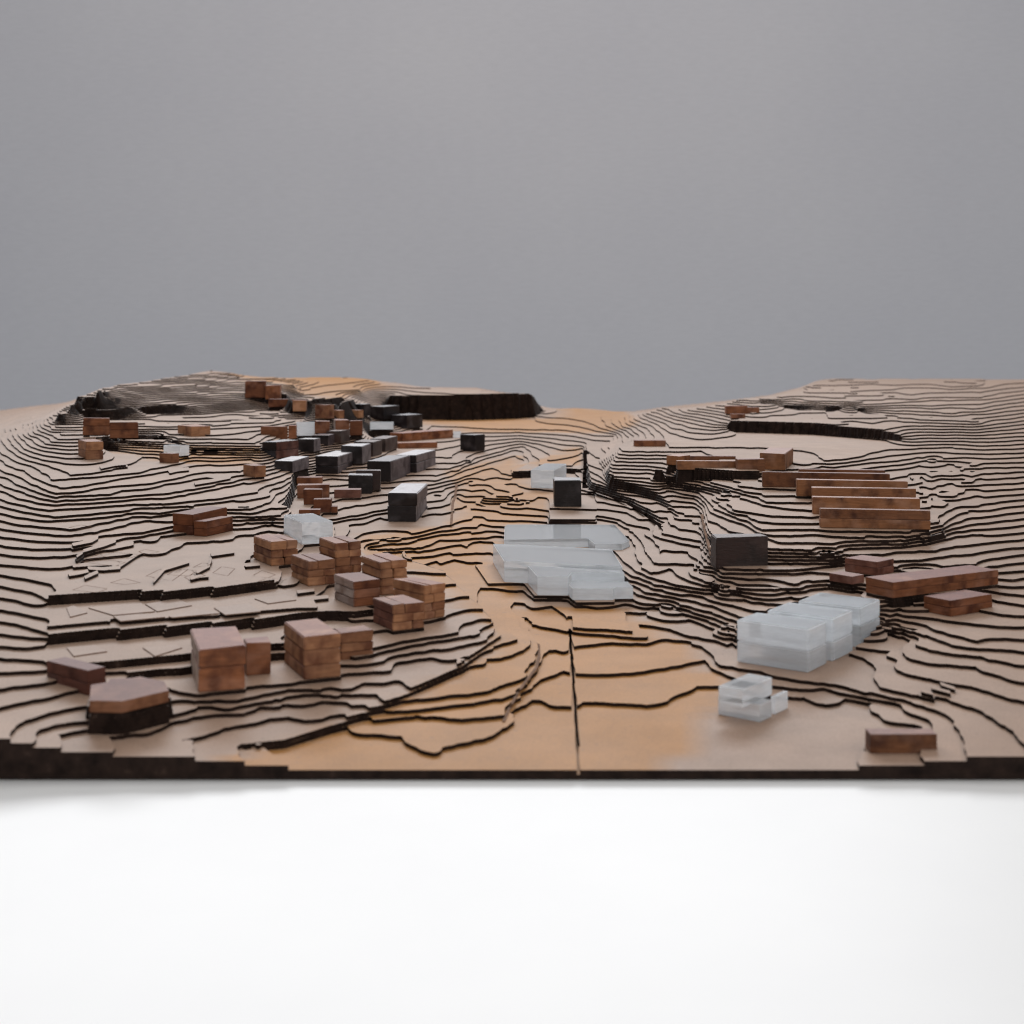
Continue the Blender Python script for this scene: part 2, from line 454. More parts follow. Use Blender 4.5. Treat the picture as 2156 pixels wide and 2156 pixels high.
def mix(nt, fac, a, b, blend='MIX'):
    n = N(nt, "ShaderNodeMix", data_type='RGBA', blend_type=blend)
    for sock, v in ((n.inputs[0], fac), (n.inputs[6], a), (n.inputs[7], b)):
        if hasattr(v, "is_linked"): nt.links.new(v, sock)
        elif isinstance(v, tuple): sock.default_value = (*v, 1)
        else: sock.default_value = v
    return n.outputs[2]
def bump(nt, b, src, strength, dist):
    n = N(nt, "ShaderNodeBump"); n.inputs["Strength"].default_value = strength; n.inputs["Distance"].default_value = dist
    nt.links.new(src, n.inputs["Height"]); nt.links.new(n.outputs[0], b.inputs["Normal"])

def board_material():
    m, nt, b = newmat("board_top")
    at = N(nt, "ShaderNodeAttribute", attribute_name="warmth")
    base = mix(nt, at.outputs["Fac"], (0.345, 0.248, 0.196), (0.395, 0.187, 0.054))
    mott = ramp(nt, noise(nt, 28, 5), [(0.3, (0.86, 0.85, 0.84)), (0.7, (1.08, 1.07, 1.06))])
    c = mix(nt, 1.0, base, mott, 'MULTIPLY')
    fib = ramp(nt, noise(nt, 900, 2, 0.5), [(0.35, (0.90, 0.89, 0.88)), (0.6, (1.04, 1.04, 1.04))])
    c = mix(nt, 1.0, c, fib, 'MULTIPLY')
    speck = ramp(nt, noise(nt, 260, 1, 0.5), [(0.72, (0, 0, 0)), (0.76, (1, 1, 1))])
    c = mix(nt, mix(nt, 0.35, (0.0, 0.0, 0.0), speck), c, (0.14, 0.10, 0.08))
    oi = N(nt, "ShaderNodeObjectInfo")
    tone = ramp(nt, oi.outputs["Random"], [(0, (0.93, 0.93, 0.93)), (1, (1.05, 1.04, 1.03))])
    c = mix(nt, 1.0, c, tone, 'MULTIPLY')
    nt.links.new(c, b.inputs["Base Color"])
    rr = N(nt, "ShaderNodeMapRange"); rr.inputs[3].default_value = 0.40; rr.inputs[4].default_value = 0.60
    nt.links.new(noise(nt, 9, 4), rr.inputs[0]); nt.links.new(rr.outputs[0], b.inputs["Roughness"])
    b.inputs["Specular IOR Level"].default_value = 0.13
    bump(nt, b, noise(nt, 1400, 2), 0.12, 0.0002)
    return m
def burnt_material():
    m, nt, b = newmat("burnt_board_edge")
    c = ramp(nt, noise(nt, 120, 4), [(0.3, (0.010, 0.006, 0.005)), (0.62, (0.030, 0.018, 0.014)), (0.85, (0.085, 0.055, 0.042))])
    nt.links.new(c, b.inputs["Base Color"]); b.inputs["Roughness"].default_value = 0.62
    b.inputs["Specular IOR Level"].default_value = 0.08
    return m
def wood_material(name, face, dark, top, topmix=0.8, rough=0.55, spec=0.2, topspec=None):
    m, nt, b = newmat(name)
    oi = N(nt, "ShaderNodeObjectInfo")
    tc = N(nt, "ShaderNodeTexCoord")
    off = N(nt, "ShaderNodeVectorMath", operation='SCALE'); off.inputs["Scale"].default_value = 0.7
    com = N(nt, "ShaderNodeCombineXYZ")
    nt.links.new(oi.outputs["Random"], com.inputs[0]); nt.links.new(oi.outputs["Random"], com.inputs[1])
    nt.links.new(com.outputs[0], off.inputs[0])
    add = N(nt, "ShaderNodeVectorMath", operation='ADD')
    nt.links.new(tc.outputs["Object"], add.inputs[0]); nt.links.new(off.outputs[0], add.inputs[1])
    def nz(scale, stretch, detail=4):
        mp = N(nt, "ShaderNodeMapping"); mp.inputs["Scale"].default_value = stretch
        n = N(nt, "ShaderNodeTexNoise"); n.inputs["Scale"].default_value = scale; n.inputs["Detail"].default_value = detail
        nt.links.new(add.outputs[0], mp.inputs["Vector"]); nt.links.new(mp.outputs[0], n.inputs["Vector"])
        return n.outputs["Fac"]
    grain = nz(260, (0.35, 0.35, 2.6))
    blot = nz(75, (1, 1, 0.8), 3)
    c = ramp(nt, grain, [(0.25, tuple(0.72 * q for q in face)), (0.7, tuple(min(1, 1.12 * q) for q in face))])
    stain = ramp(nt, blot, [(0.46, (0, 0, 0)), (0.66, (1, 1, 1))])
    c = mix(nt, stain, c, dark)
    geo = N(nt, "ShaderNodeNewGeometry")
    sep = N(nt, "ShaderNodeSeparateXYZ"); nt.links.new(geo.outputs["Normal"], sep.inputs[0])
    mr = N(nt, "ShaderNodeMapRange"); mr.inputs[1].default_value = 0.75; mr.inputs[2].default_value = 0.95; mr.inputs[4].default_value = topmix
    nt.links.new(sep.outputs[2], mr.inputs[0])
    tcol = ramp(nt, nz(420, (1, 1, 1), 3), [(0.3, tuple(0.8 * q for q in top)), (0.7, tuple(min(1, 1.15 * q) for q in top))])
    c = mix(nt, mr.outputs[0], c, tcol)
    scuff = ramp(nt, nz(46, (1, 1, 1.3), 5), [(0.52, (0, 0, 0)), (0.72, (0.55, 0.55, 0.55))])
    c = mix(nt, scuff, c, tuple(min(0.7, 1.25 * q + 0.09) for q in face) if face[0] > 0.04 else (0.11, 0.10, 0.11))
    tone = ramp(nt, oi.outputs["Random"], [(0, (0.66, 0.56, 0.54)), (0.45, (0.98, 0.95, 0.94)), (1, (1.26, 1.2, 1.12))])
    c = mix(nt, 1.0, c, tone, 'MULTIPLY')
    nt.links.new(c, b.inputs["Base Color"])
    b.inputs["Roughness"].default_value = rough
    b.inputs["Specular IOR Level"].default_value = spec
    bump(nt, b, nz(520, (0.5, 0.5, 2.0), 5), 0.35, 0.0006)
    return m
def acrylic_material(name, side, top):
    """clear cast acrylic: polished top, finely sawn translucent sides"""
    m, nt, b = newmat(name)
    out = nt.nodes["Material Output"]
    b.inputs["Base Color"].default_value = (0.97, 0.985, 1.0, 1)
    b.inputs["Transmission Weight"].default_value = 1.0
    b.inputs["IOR"].default_value = 1.49
    b.inputs["Roughness"].default_value = 0.03
    geo = N(nt, "ShaderNodeNewGeometry")
    sep = N(nt, "ShaderNodeSeparateXYZ"); nt.links.new(geo.outputs["Normal"], sep.inputs[0])
    ab = N(nt, "ShaderNodeMath", operation='ABSOLUTE'); nt.links.new(sep.outputs[2], ab.inputs[0])
    saw = noise(nt, 420, 2, 0.5, 'Object', (0.25, 0.25, 1.6))
    streak = N(nt, "ShaderNodeMapRange"); streak.inputs[1].default_value = 0.35; streak.inputs[2].default_value = 0.65
    streak.inputs[3].default_value = side * 0.94; streak.inputs[4].default_value = side * 1.06
    nt.links.new(saw, streak.inputs[0])
    flat = N(nt, "ShaderNodeMapRange"); flat.inputs[1].default_value = 0.5; flat.inputs[2].default_value = 0.9
    nt.links.new(ab.outputs[0], flat.inputs[0])
    fac = N(nt, "ShaderNodeMix", data_type='FLOAT')
    nt.links.new(flat.outputs[0], fac.inputs[0]); nt.links.new(streak.outputs[0], fac.inputs[2]); fac.inputs[3].default_value = top
    tr = N(nt, "ShaderNodeBsdfTranslucent"); tr.inputs[0].default_value = (0.94, 0.97, 1.0, 1)
    df = N(nt, "ShaderNodeBsdfDiffuse"); df.inputs[0].default_value = (0.93, 0.965, 1.0, 1)
    ms = N(nt, "ShaderNodeMixShader"); ms.inputs[0].default_value = 0.5
    nt.links.new(tr.outputs[0], ms.inputs[1]); nt.links.new(df.outputs[0], ms.inputs[2])
    mm = N(nt, "ShaderNodeMixShader")
    nt.links.new(fac.outputs[0], mm.inputs[0]); nt.links.new(b.outputs[0], mm.inputs[1]); nt.links.new(ms.outputs[0], mm.inputs[2])
    nt.links.new(mm.outputs[0], out.inputs[0])
    bump(nt, b, noise(nt, 60, 2, 0.4), 0.06, 0.0006)
    return m
M = {
    'board': board_material(), 'burnt': burnt_material(),
    'tan': wood_material("sawn_wood_light", (0.36, 0.185, 0.10), (0.15, 0.062, 0.035), (0.215, 0.105, 0.088)),
    'brown': wood_material("sawn_wood_brown", (0.25, 0.10, 0.047), (0.10, 0.036, 0.02), (0.23, 0.115, 0.10)),
    'bar': wood_material("sawn_wood_strip", (0.25, 0.115, 0.055), (0.09, 0.038, 0.022), (0.36, 0.24, 0.22)),
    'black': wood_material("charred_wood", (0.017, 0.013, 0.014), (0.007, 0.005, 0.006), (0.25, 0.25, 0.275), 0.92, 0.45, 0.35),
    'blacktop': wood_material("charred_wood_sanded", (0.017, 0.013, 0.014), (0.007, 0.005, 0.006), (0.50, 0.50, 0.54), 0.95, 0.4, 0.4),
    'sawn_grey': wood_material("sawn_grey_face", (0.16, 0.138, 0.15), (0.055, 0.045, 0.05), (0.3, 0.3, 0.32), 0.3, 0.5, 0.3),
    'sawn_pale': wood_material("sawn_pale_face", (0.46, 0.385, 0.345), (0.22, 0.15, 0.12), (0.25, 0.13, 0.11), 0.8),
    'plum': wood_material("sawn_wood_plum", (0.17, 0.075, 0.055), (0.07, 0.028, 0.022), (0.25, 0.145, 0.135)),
    'umber': wood_material("dark_wood", (0.050, 0.028, 0.023), (0.020, 0.012, 0.010), (0.13, 0.085, 0.08), 0.8, 0.5, 0.4),
    'acrylic': acrylic_material("cast_acrylic", 0.52, 0.32),
    'acrylic_base': acrylic_material("cast_acrylic_underside", 0.5, 0.92),
}

# ---------------------------------------------------------------- room: table and back wall
def obj(name, mesh, parent=None):
    o = bpy.data.objects.new(name, mesh)
    col.objects.link(o)
    if parent is not None: o.parent = parent
    return o
def box_mesh(name, x0, x1, y0, y1, z0, z1, mat, bevel=0):
    bm = bmesh.new()
    bmesh.ops.create_cube(bm, size=1)
    for v in bm.verts:
        v.co = ((x0 + x1) / 2 + v.co.x * (x1 - x0), (y0 + y1) / 2 + v.co.y * (y1 - y0), (z0 + z1) / 2 + v.co.z * (z1 - z0))
    if bevel: bmesh.ops.bevel(bm, geom=bm.edges[:], offset=bevel, segments=2, affect='EDGES')
    me = bpy.data.meshes.new(name); bm.to_mesh(me); bm.free()
    me.materials.append(mat)
    return me
m, nt, b = newmat("table_laminate")
c = ramp(nt, noise(nt, 6, 4), [(0.3, (0.78, 0.78, 0.78)), (0.7, (0.82, 0.82, 0.815))])
nt.links.new(c, b.inputs["Base Color"]); b.inputs["Roughness"].default_value = 0.45
Y_BACK = FPX * HC / W1
table = obj("table_top", box_mesh("table_top", -HALF - 0.12, HALF + 0.12, 0.06, Y_BACK + 0.03, -0.032, -0.0008, m, 0.003))
table['kind'] = 'structure'
m, nt, b = newmat("wall_paint")
c = ramp(nt, noise(nt, 1.3, 5, 0.55), [(0.3, (0.765, 0.755, 0.79)), (0.7, (0.80, 0.788, 0.815))])
c = mix(nt, 1.0, c, ramp(nt, noise(nt, 55, 3, 0.6, 'Object', (0.35, 1, 1.6)), [(0.3, (0.975, 0.975, 0.975)), (0.7, (1.02, 1.02, 1.02))]), 'MULTIPLY')
nt.links.new(c, b.inputs["Base Color"]); b.inputs["Roughness"].default_value = 0.9
wall = obj("wall", box_mesh("wall", -9, 9, 5.4, 5.5, -0.9, 5.0, m))
wall['kind'] = 'structure'

# ---------------------------------------------------------------- buildings on the model
# kind|material|name|group|label|volumes ; a volume: tile uL uF uR vbase vtop yaw layers pieces [depth px] [level]
# or   poly level height layers : points   (a building of several volumes glued together has several)
GW, GD, GA, GB = "sawn wood blocks of the village", "dark wood blocks of the village", "clear acrylic buildings", "long wooden strips on the slope"
BUILD = f"""
tan|wood_building|{GW}|leftmost brick-built wooden block of the hillside cluster, beside the clear acrylic slab|E 1523 1665 1880 665 468 30 3 2
tan|wood_building|{GW}|brick-built wooden block second from left in the cluster, in front of the tall hidden one|F 50 190 412 830 628 30 3 2
tan|wood_building|{GW}|tall brick-built wooden block at the back of the cluster, nearest the acrylic slab|F 278 415 622 735 478 30 4 2
tan|wood_building|{GW}|tall brick-built wooden block at the right back of the cluster, above the pale-sided one|F 622 780 998 905 630 30 4 2
brown|wood_building|{GW}|wooden block with pale jointed left face and plain red-brown right face in the cluster|F 400 560 777 1000 790 30 3 1
tan|wood_building|{GW}|tallest brick-built wooden block at the right end of the cluster, above the ravine|F 875 1130 1302 1105 828 42 4 2
tan|wood_building|{GW}|frontmost wooden block of the cluster with a dark purplish left face|J 718 880 1135 190 -20 30 3 2
brown|wood_building|{GW}|large red-brown wooden house with rough pale end and set-back wing, in the left foreground|I 943 1075 1458 690 338 18 2 1; I 1455 1462 1662 553 290 18 1 1 55
tan|wood_building|{GW}|tan wooden double house right of the large red-brown one, in the left foreground|J -20 158 455 588 235 24 3 1; J 450 458 715 455 205 24 3 1 55
tan|wood_building|{GW}|low flat wooden block on a black plinth in the lower left corner|poly 11 25 1 : I 185,850 452,856 832,765 800,690 600,650 200,720
plum|wood_building|{GW}|purplish wooden block cut by the left edge, above the low block on the plinth|I -160 175 322 715 515 52 2 1
brown|wood_building|{GW}|thin low wooden slab just behind the low block on the plinth|I 330 336 620 650 605 8 1 1 30
brown|wood_building|{GW}|L-shaped rough-cut wooden house alone on the left slope|E 862 1030 1310 415 245 70 2 1; E 1035 1135 1400 425 305 68 2 1; E 1388 1400 1477 300 225 10 1 1 14
brown|wood_building|{GW}|flat reddish slab at the top of the small stepped group by the white street|B 93 96 300 1000 950 4 1 1 30
brown|wood_building|{GW}|wide reddish block in the middle of the small stepped group by the white street|B 94 98 355 1118 1010 4 1 1 30
brown|wood_building|{GW}|narrow upright reddish block in front of the wide one of the stepped group|F 147 152 300 165 42 4 1 1 26
brown|wood_building|{GW}|pale-edged reddish block with a low wing, front of the stepped group|F 225 230 375 230 122 4 1 1 26; F 373 376 425 230 180 4 1 1 20
brown|wood_building|{GW}|small flat reddish slab lying left of the pale-edged block|F 108 112 285 247 208 4 1 1 24
plum|wood_building|{GW}|low brown slab left of the two upright black slabs|B 395 400 612 1115 1048 2 1 1 35
black|dark_building|{GD}|upright black slab, the front one of the pair behind the frosted-top block|B 510 515 708 1082 930 3 1 1 36
umber|dark_building|{GD}|upright dark slab, the rear one of the pair behind the frosted-top block|B 573 577 772 1052 892 3 1 1 32
blacktop|dark_building|{GD}|largest black block with a pale sparkling top, standing on the street corner|F 838 1070 1192 305 72 87 2 1
black|dark_building|{GD}|long black block with rough grey side, second behind the pale-topped corner block|B 665 860 1050 985 818 80 1 1
blacktop|dark_building|{GD}|long black block with a bright bluish top, rightmost of the long dark row|B 895 1072 1275 910 765 78 2 1
blacktop|dark_building|{GD}|long black block with pale top and grooved grey side, left of the dark row|B 247 428 583 920 775 82 2 1
blacktop|dark_building|{GD}|low black block with crumbled grey side at the rim of the left slope|A 1690 1840 1975 912 815 82 1 1
blacktop|dark_building|{GD}|black block with pale flat top directly behind the grooved grey one|B 455 630 700 838 692 82 1 1
umber|dark_building|{GD}|dark brown block wedged behind the pale flat-topped black block|B 560 715 790 780 660 80 1 1
umber|dark_building|{GD}|dark brown block in front of the long red-brown strip house|B 690 815 915 740 635 80 1 1
blacktop|dark_building|{GD}|small black block, front one of three pale-topped in a row|B 105 235 292 742 638 80 1 1
blacktop|dark_building|{GD}|small black block, middle one of three pale-topped in a row|B 220 352 412 692 605 80 1 1
umber|dark_building|{GD}|small dark block, rear one of three in a row beside two brown cubes|B 335 455 527 668 572 80 1 1
black|dark_building|{GD}|black-fronted block with a purple-brown side at the edge of the tan plain|A 1588 1708 1892 797 663 66 2 1
black|dark_building|{GD}|slate-dark block at the foot of the great black cliff, left of its twin|B 690 800 932 480 372 60 1 1
black|dark_building|{GD}|slate-dark block at the foot of the great black cliff, behind the long strip house|B 865 990 1122 552 442 60 1 1
black|dark_building|{GD}|small slate-dark block farthest back beside the cliff's left end|B 560 640 700 450 352 60 1 1
black|dark_building|{GD}|lone black cube right of the long strip house, before the tan plain|B 1425 1545 1628 738 605 60 1 1
acrylic|acrylic_building|{GA}|small clear acrylic block in front of the slate-dark twin blocks|B 686 692 880 558 500 3 1 1 30
acrylic|acrylic_building|{GA}|tiny clear acrylic block between the strip house and the lone black cube|B 1366 1370 1432 625 575 3 1 1 14
acrylic|acrylic_building|{GA}|pale clear acrylic block among the brown cubes behind the small black row|B 86 92 240 610 500 8 1 1 26
acrylic|acrylic_building|{GA}|bright acrylic house on the tan plain before the layered bank, far left|A 788 925 1000 775 692 60 1 1
acrylic|acrylic_building|{GA}|clear acrylic block behind the lone black block in the valley|C 222 410 515 1038 888 78 1 1
acrylic|acrylic_building|{GA}|clear acrylic slab just above the brick-built wooden cluster|F -117 140 390 490 312 25 1 1
brown|wood_building|{GW}|brown cube right of the pale acrylic block in the far village|B 240 243 360 590 490 4 1 1 26
brown|wood_building|{GW}|brown cube with pale left side behind the small black row|B 360 412 525 600 485 12 1 1
brown|wood_building|{GW}|brown cube rightmost of the three behind the small black row|B 525 528 628 605 488 4 1 1 26
tan|wood_building|{GW}|orange-brown cube farthest left of the upper far row|B 245 350 402 470 358 60 1 1
tan|wood_building|{GW}|small broken orange cube in the middle of the upper far row|B 390 440 482 470 402 50 1 1
tan|wood_building|{GW}|orange-brown cube at the right of the upper far row beside the dark blocks|B 505 600 638 465 400 60 1 1
brown|wood_building|{GW}|long red-brown strip house below the great black cliff|B 855 960 1367 655 588 50 1 1
brown|wood_building|{GW}|thin flat brown slab lying in front of the long strip house|B 918 922 1240 712 668 14 1 1 24
brown|wood_building|{GW}|red-brown cube at the right end of the layered bank beside the black-fronted block|A 1578 1770 1800 640 535 78 1 1
brown|wood_building|{GW}|narrow brown block with pale face, wedged right of the bank-end cube|A 1800 1806 1865 632 525 4 1 1 26
brown|wood_building|{GW}|orange-brown cube at far left on the dark hill's foot|A 95 132 350 605 465 6 2 1
brown|wood_building|{GW}|dark-stained brown cube with a pale edge, right of the far-left cube|A 298 350 582 630 500 10 2 1
tan|wood_building|{GW}|tan block alone on top of the layered bank, centre|A 905 1015 1172 615 535 35 1 1
tan|wood_building|{GW}|tan chipped block on the pale plateau at the left edge|A 65 160 302 805 660 30 2 1
tan|wood_building|{GW}|small pale wooden block in front of the bright acrylic house|A 755 858 917 832 755 60 1 1
tan|wood_building|{GW}|chipped pinkish block alone at the rim of the left slope|A 1437 1530 1622 948 855 40 1 1
brown|wood_building|{GW}|blurred brown block highest up on the dark far hill|A 1446 1450 1615 300 165 4 1 1 30
brown|wood_building|{GW}|blurred narrow brown block right of the highest one on the far hill|A 1613 1617 1735 312 200 4 1 1 30
brown|wood_building|{GW}|low blurred reddish block below the two highest on the far hill|A 1638 1642 1840 375 312 4 1 1 24
tan|wood_building|{GW}|blurred tan cube lowest on the slope of the far hill|A 1836 1842 1945 410 320 4 1 1 30
black|dark_building|{GD}|lone black block in the middle of the valley, in front of the acrylic block|G 410 414 636 182 -35 0 1 1 56
brown|wood_building|{GW}|small flat brown block on the right slope above the grey road|C 1040 1066 1320 695 647 0 1 1 24
bar|wood_building|{GW}|long rambling brown house with a tall rough tower on the terrace edge|C 1400 1415 1905 885 815 0 1 1 22; C 1325 1425 1520 850 775 48 1 1; C 1505 1510 1890 815 775 0 1 1 16; D 120 126 350 898 800 0 1 1 24; D 310 512 668 888 755 72 1 1
bar|wood_strip|{GB}|shortest and rearmost of the parallel wooden strips beside the rough tower|D 620 628 1325 935 882 -8 1 1 22
bar|wood_strip|{GB}|second wooden strip from the rough tower, starting farthest left|D 303 330 1368 1025 905 -8 1 1 22
bar|wood_strip|{GB}|third wooden strip from the rough tower|D 583 608 1510 1100 968 -8 1 1 22
bar|wood_strip|{GB}|fourth wooden strip from the rough tower|D 712 735 1578 1140 1030 -8 1 1 22
bar|wood_strip|{GB}|fifth wooden strip from the rough tower, just behind the front one|H 715 740 1612 240 102 -8 1 1 22
bar|wood_strip|{GB}|frontmost and fully visible wooden strip of the six, with two dark knots|H 772 800 1697 352 200 -8 2 1 22
umber|dark_building|{GD}|very dark rough block standing on stacked layers on the right slope|G 1703 1732 2152 690 432 6 1 1 50
plum|wood_building|{GW}|reddish chipped block with slanting top, right of the very dark rough block|H 1000 1262 1398 745 632 42 2 1
plum|wood_building|{GW}|low chipped slab in front of the reddish slanting block|H 873 1062 1157 815 752 40 1 1
brown|wood_building|{GW}|long reddish block running off the right edge|H 1168 1392 2250 927 800 30 2 1
brown|wood_building|{GW}|reddish block cut by the right edge, below the long one|H 1640 1860 2200 1078 948 32 2 1
brown|wood_building|{GW}|blurred brown house on the far right hill above the black cliff|D -5 35 210 430 366 0 1 1 20; D 197 202 305 428 378 0 1 1 20
brown|wood_building|{GW}|small blurred block in front of the far right hill house|D 66 75 190 466 432 0 1 1 16
bar|wood_building|{GW}|dark-topped wooden strip alone in the lower right corner|L 1178 1206 1752 1185 1028 0 1 1 40
acrylic|acrylic_building|{GA}|large stepped clear acrylic building of three stacked blocks on the right|L 120 702 852 530 172 54 2 1; L 370 905 1066 437 85 54 2 1; L 620 1122 1287 327 0 54 2 1
acrylic|acrylic_building|{GA}|small bright clear acrylic house with a low wing, lower right|L -32 310 405 932 790 52 1 1; ^ L -28 168 408 815 668 52 1 1; L 396 432 536 868 725 52 1 1
acrylic|acrylic_building|{GA}|long clear acrylic building in three steps on the valley pad, centre|poly 11 28 1 : G 10,440 30,424 905,424 1025,560 962,592 745,590 690,545 5,556; poly 9 46 1 : G -85,640 5,795 968,846 880,690; poly 9 41 1 : G 200,812 276,903 528,905 555,872 985,874 968,854; poly 9 25 1 : G 532,908 562,941 890,942 905,932 1056,931 1012,884 562,879
"""
def footprint(F, uL, uR, yaw, depth):
    X0, Y0 = F
    a = math.radians(yaw)
    def reach(c, s, u):
        k = (u - UC) / FPX
        den = c - k * s
        return (k * Y0 - X0) / den if abs(den) > 1e-6 else -1
    px = Y0 / FPX
    lr = reach(math.cos(a), math.sin(a), uR)
    ll = reach(-math.sin(a), math.cos(a), uL)
    if depth: ll = depth * px
    lr = min(max(lr, 6 * px), 420 * px); ll = min(max(ll, 6 * px), 420 * px)
    if yaw > 55: lr = min(lr, 3.2 * ll)
    if yaw < 35: ll = min(ll, 2.2 * lr)
    r = (X0 + lr * math.cos(a), Y0 + lr * math.sin(a))
    l = (X0 - ll * math.sin(a), Y0 + ll * math.cos(a))
    b = (r[0] + l[0] - X0, r[1] + l[1] - Y0)
    return [(X0, Y0), r, b, l]
things = []
for ln in BUILD.strip().splitlines():
    mat, name, grp, lab, vols = ln.split("|")
    out = []
    for vs in vols.split(";"):
        vs = vs.strip()
        top = vs.startswith("^")
        if top: vs = vs[1:].strip()
        if vs.startswith("poly"):
            head, body = vs.split(":")
            _, lev, hp, lay = head.split()
            lev = int(lev); px = parse(body)
            pts = [ground(u, w_of(v, lev)) for u, v in px]
            d = min(q[1] for q in pts)
            out.append(dict(pts=pts, z=lev * T, h=float(hp) * d / FPX, lay=int(lay), pcs=1, lev=lev))
            continue
        q = vs.split()
        t = q[0]; uL, uF, uR, vb, vt, yaw = (float(x) for x in q[1:7])
        lay, pcs = int(q[7]), int(q[8]); dep = float(q[9]) if len(q) > 9 else 0
        (uL, _), (uF, vb), (uR, vt) = P(t, uL, 0), P(t, uF, vb), P(t, uR, vt)
        if top:
            lev = (out[-1]['z'] + out[-1]['h']) / T
            w = w_of(vb, lev); z = lev * T
        else:
            lev, w = hit(uF, vb)
            if out and not any('poly' in x for x in (vs,)) and abs(out[0]['lev'] - lev) <= 3:
                lev = out[0]['lev']; w = w_of(vb, lev)
            z = lev * T
        F = ground(uF, w)
        out.append(dict(pts=footprint(F, uL, uR, yaw, dep), z=z, h=(vb - vt) * F[1] / FPX, lay=lay, pcs=pcs, lev=None if top else lev))
        if top: out[-1]['lev'] = out[0]['lev']; out[-1]['top'] = True
    things.append((mat, name, grp, lab, out))
for mat, name, grp, lab, out in things:
    for v in out:
        if v.get('top'): continue
        m = inside([(UC + FPX * x / y, FPX * HC / y) for x, y in v['pts']])
        h = h + (v['lev'] + 0.45 - h) * m

# ---------------------------------------------------------------- the stacked board layers
PV = VH + WS[:, None] * (NH - np.floor(h)) / NH           # where each spot shows in the survey frame
PU = US[None] * np.ones((NW, 1))
def soft(body):
    pts = parse(body)
    ins = np.zeros((NW, NU), bool)
    for a in range(len(pts)):
        (xa, ya), (xb, yb) = pts[a], pts[(a + 1) % len(pts)]
        if ya == yb: continue
        ins ^= ((ya > PV) != (yb > PV)) & (PU < xa + (PV - ya) / (yb - ya) * (xb - xa))
    m = ins.astype(float)
    for _ in range(4):
        q = np.pad(m, 1, mode='edge')
        m = (q[1:-1, :-2] + q[1:-1, 2:] + q[:-2, 1:-1] + q[2:, 1:-1] + m) / 5
    return m
WARM = np.zeros((NW, NU))
for body in ("J -400,1190 0,1140 300,1045 600,925 850,810 1000,725 1250,615 1450,525 1660,310 1710,200 1620,110 F 1300,870 1000,700 650,560 600,420 1100,360 1340,330 1400,0 B 1300,900 1932,760 C 100,960 380,1100 G 340,300 20,330 F 1690,640 G 200,1000 420,1000 950,1000 K 1500,300 1780,560 1700,900 1450,1180 1300,1500 J -800,1500",
             "A 380,690 1580,690 1600,830 1150,850 600,780", "B 1130,470 1932,460 C 500,480 1000,470 1100,520 800,590 300,580 0,590 B 1400,570",
             "C 180,840 330,790 560,690 640,720 630,850", "B 0,120 700,120 800,200 400,330 0,240", "C 560,380 1000,420 1100,500 700,560 400,470",
             "A 1300,100 1932,120 1932,200 1500,160"):
    WARM = np.maximum(WARM, soft(body))
WARM = np.clip(0.10 + 0.9 * WARM, 0, 1)

hp = np.full((NW + 2, NU + 2), -9.0); hp[1:-1, 1:-1] = h
wp = np.pad(WARM, 1, mode='edge')
up = np.pad(US, 1, mode='edge'); wwp = np.pad(WS, 1, mode='edge')
YY = (FPX * HC / wwp)[:, None] * np.ones((1, NU + 2))
XX = np.clip((up[None] - UC) * YY / FPX, -HALF, HALF)
RN, CN = hp.shape
NN = RN * CN
usable = ~((np.abs(XX[:-1, :-1]) >= HALF) & (np.abs(XX[:-1, 1:]) >= HALF) & (np.abs(XX[1:, :-1]) >= HALF) & (np.abs(XX[1:, 1:]) >= HALF))
root = bpy.data.objects.new("contour_model", None)
col.objects.link(root)
root['label'] = "stepped landscape model of stacked tan boards with dark burnt cut edges"
root['category'] = "landscape model"
Xf, Yf, Hf, Wf = XX.ravel(), YY.ravel(), hp.ravel(), wp.ravel()
KMAX = int(math.floor(h.max()))
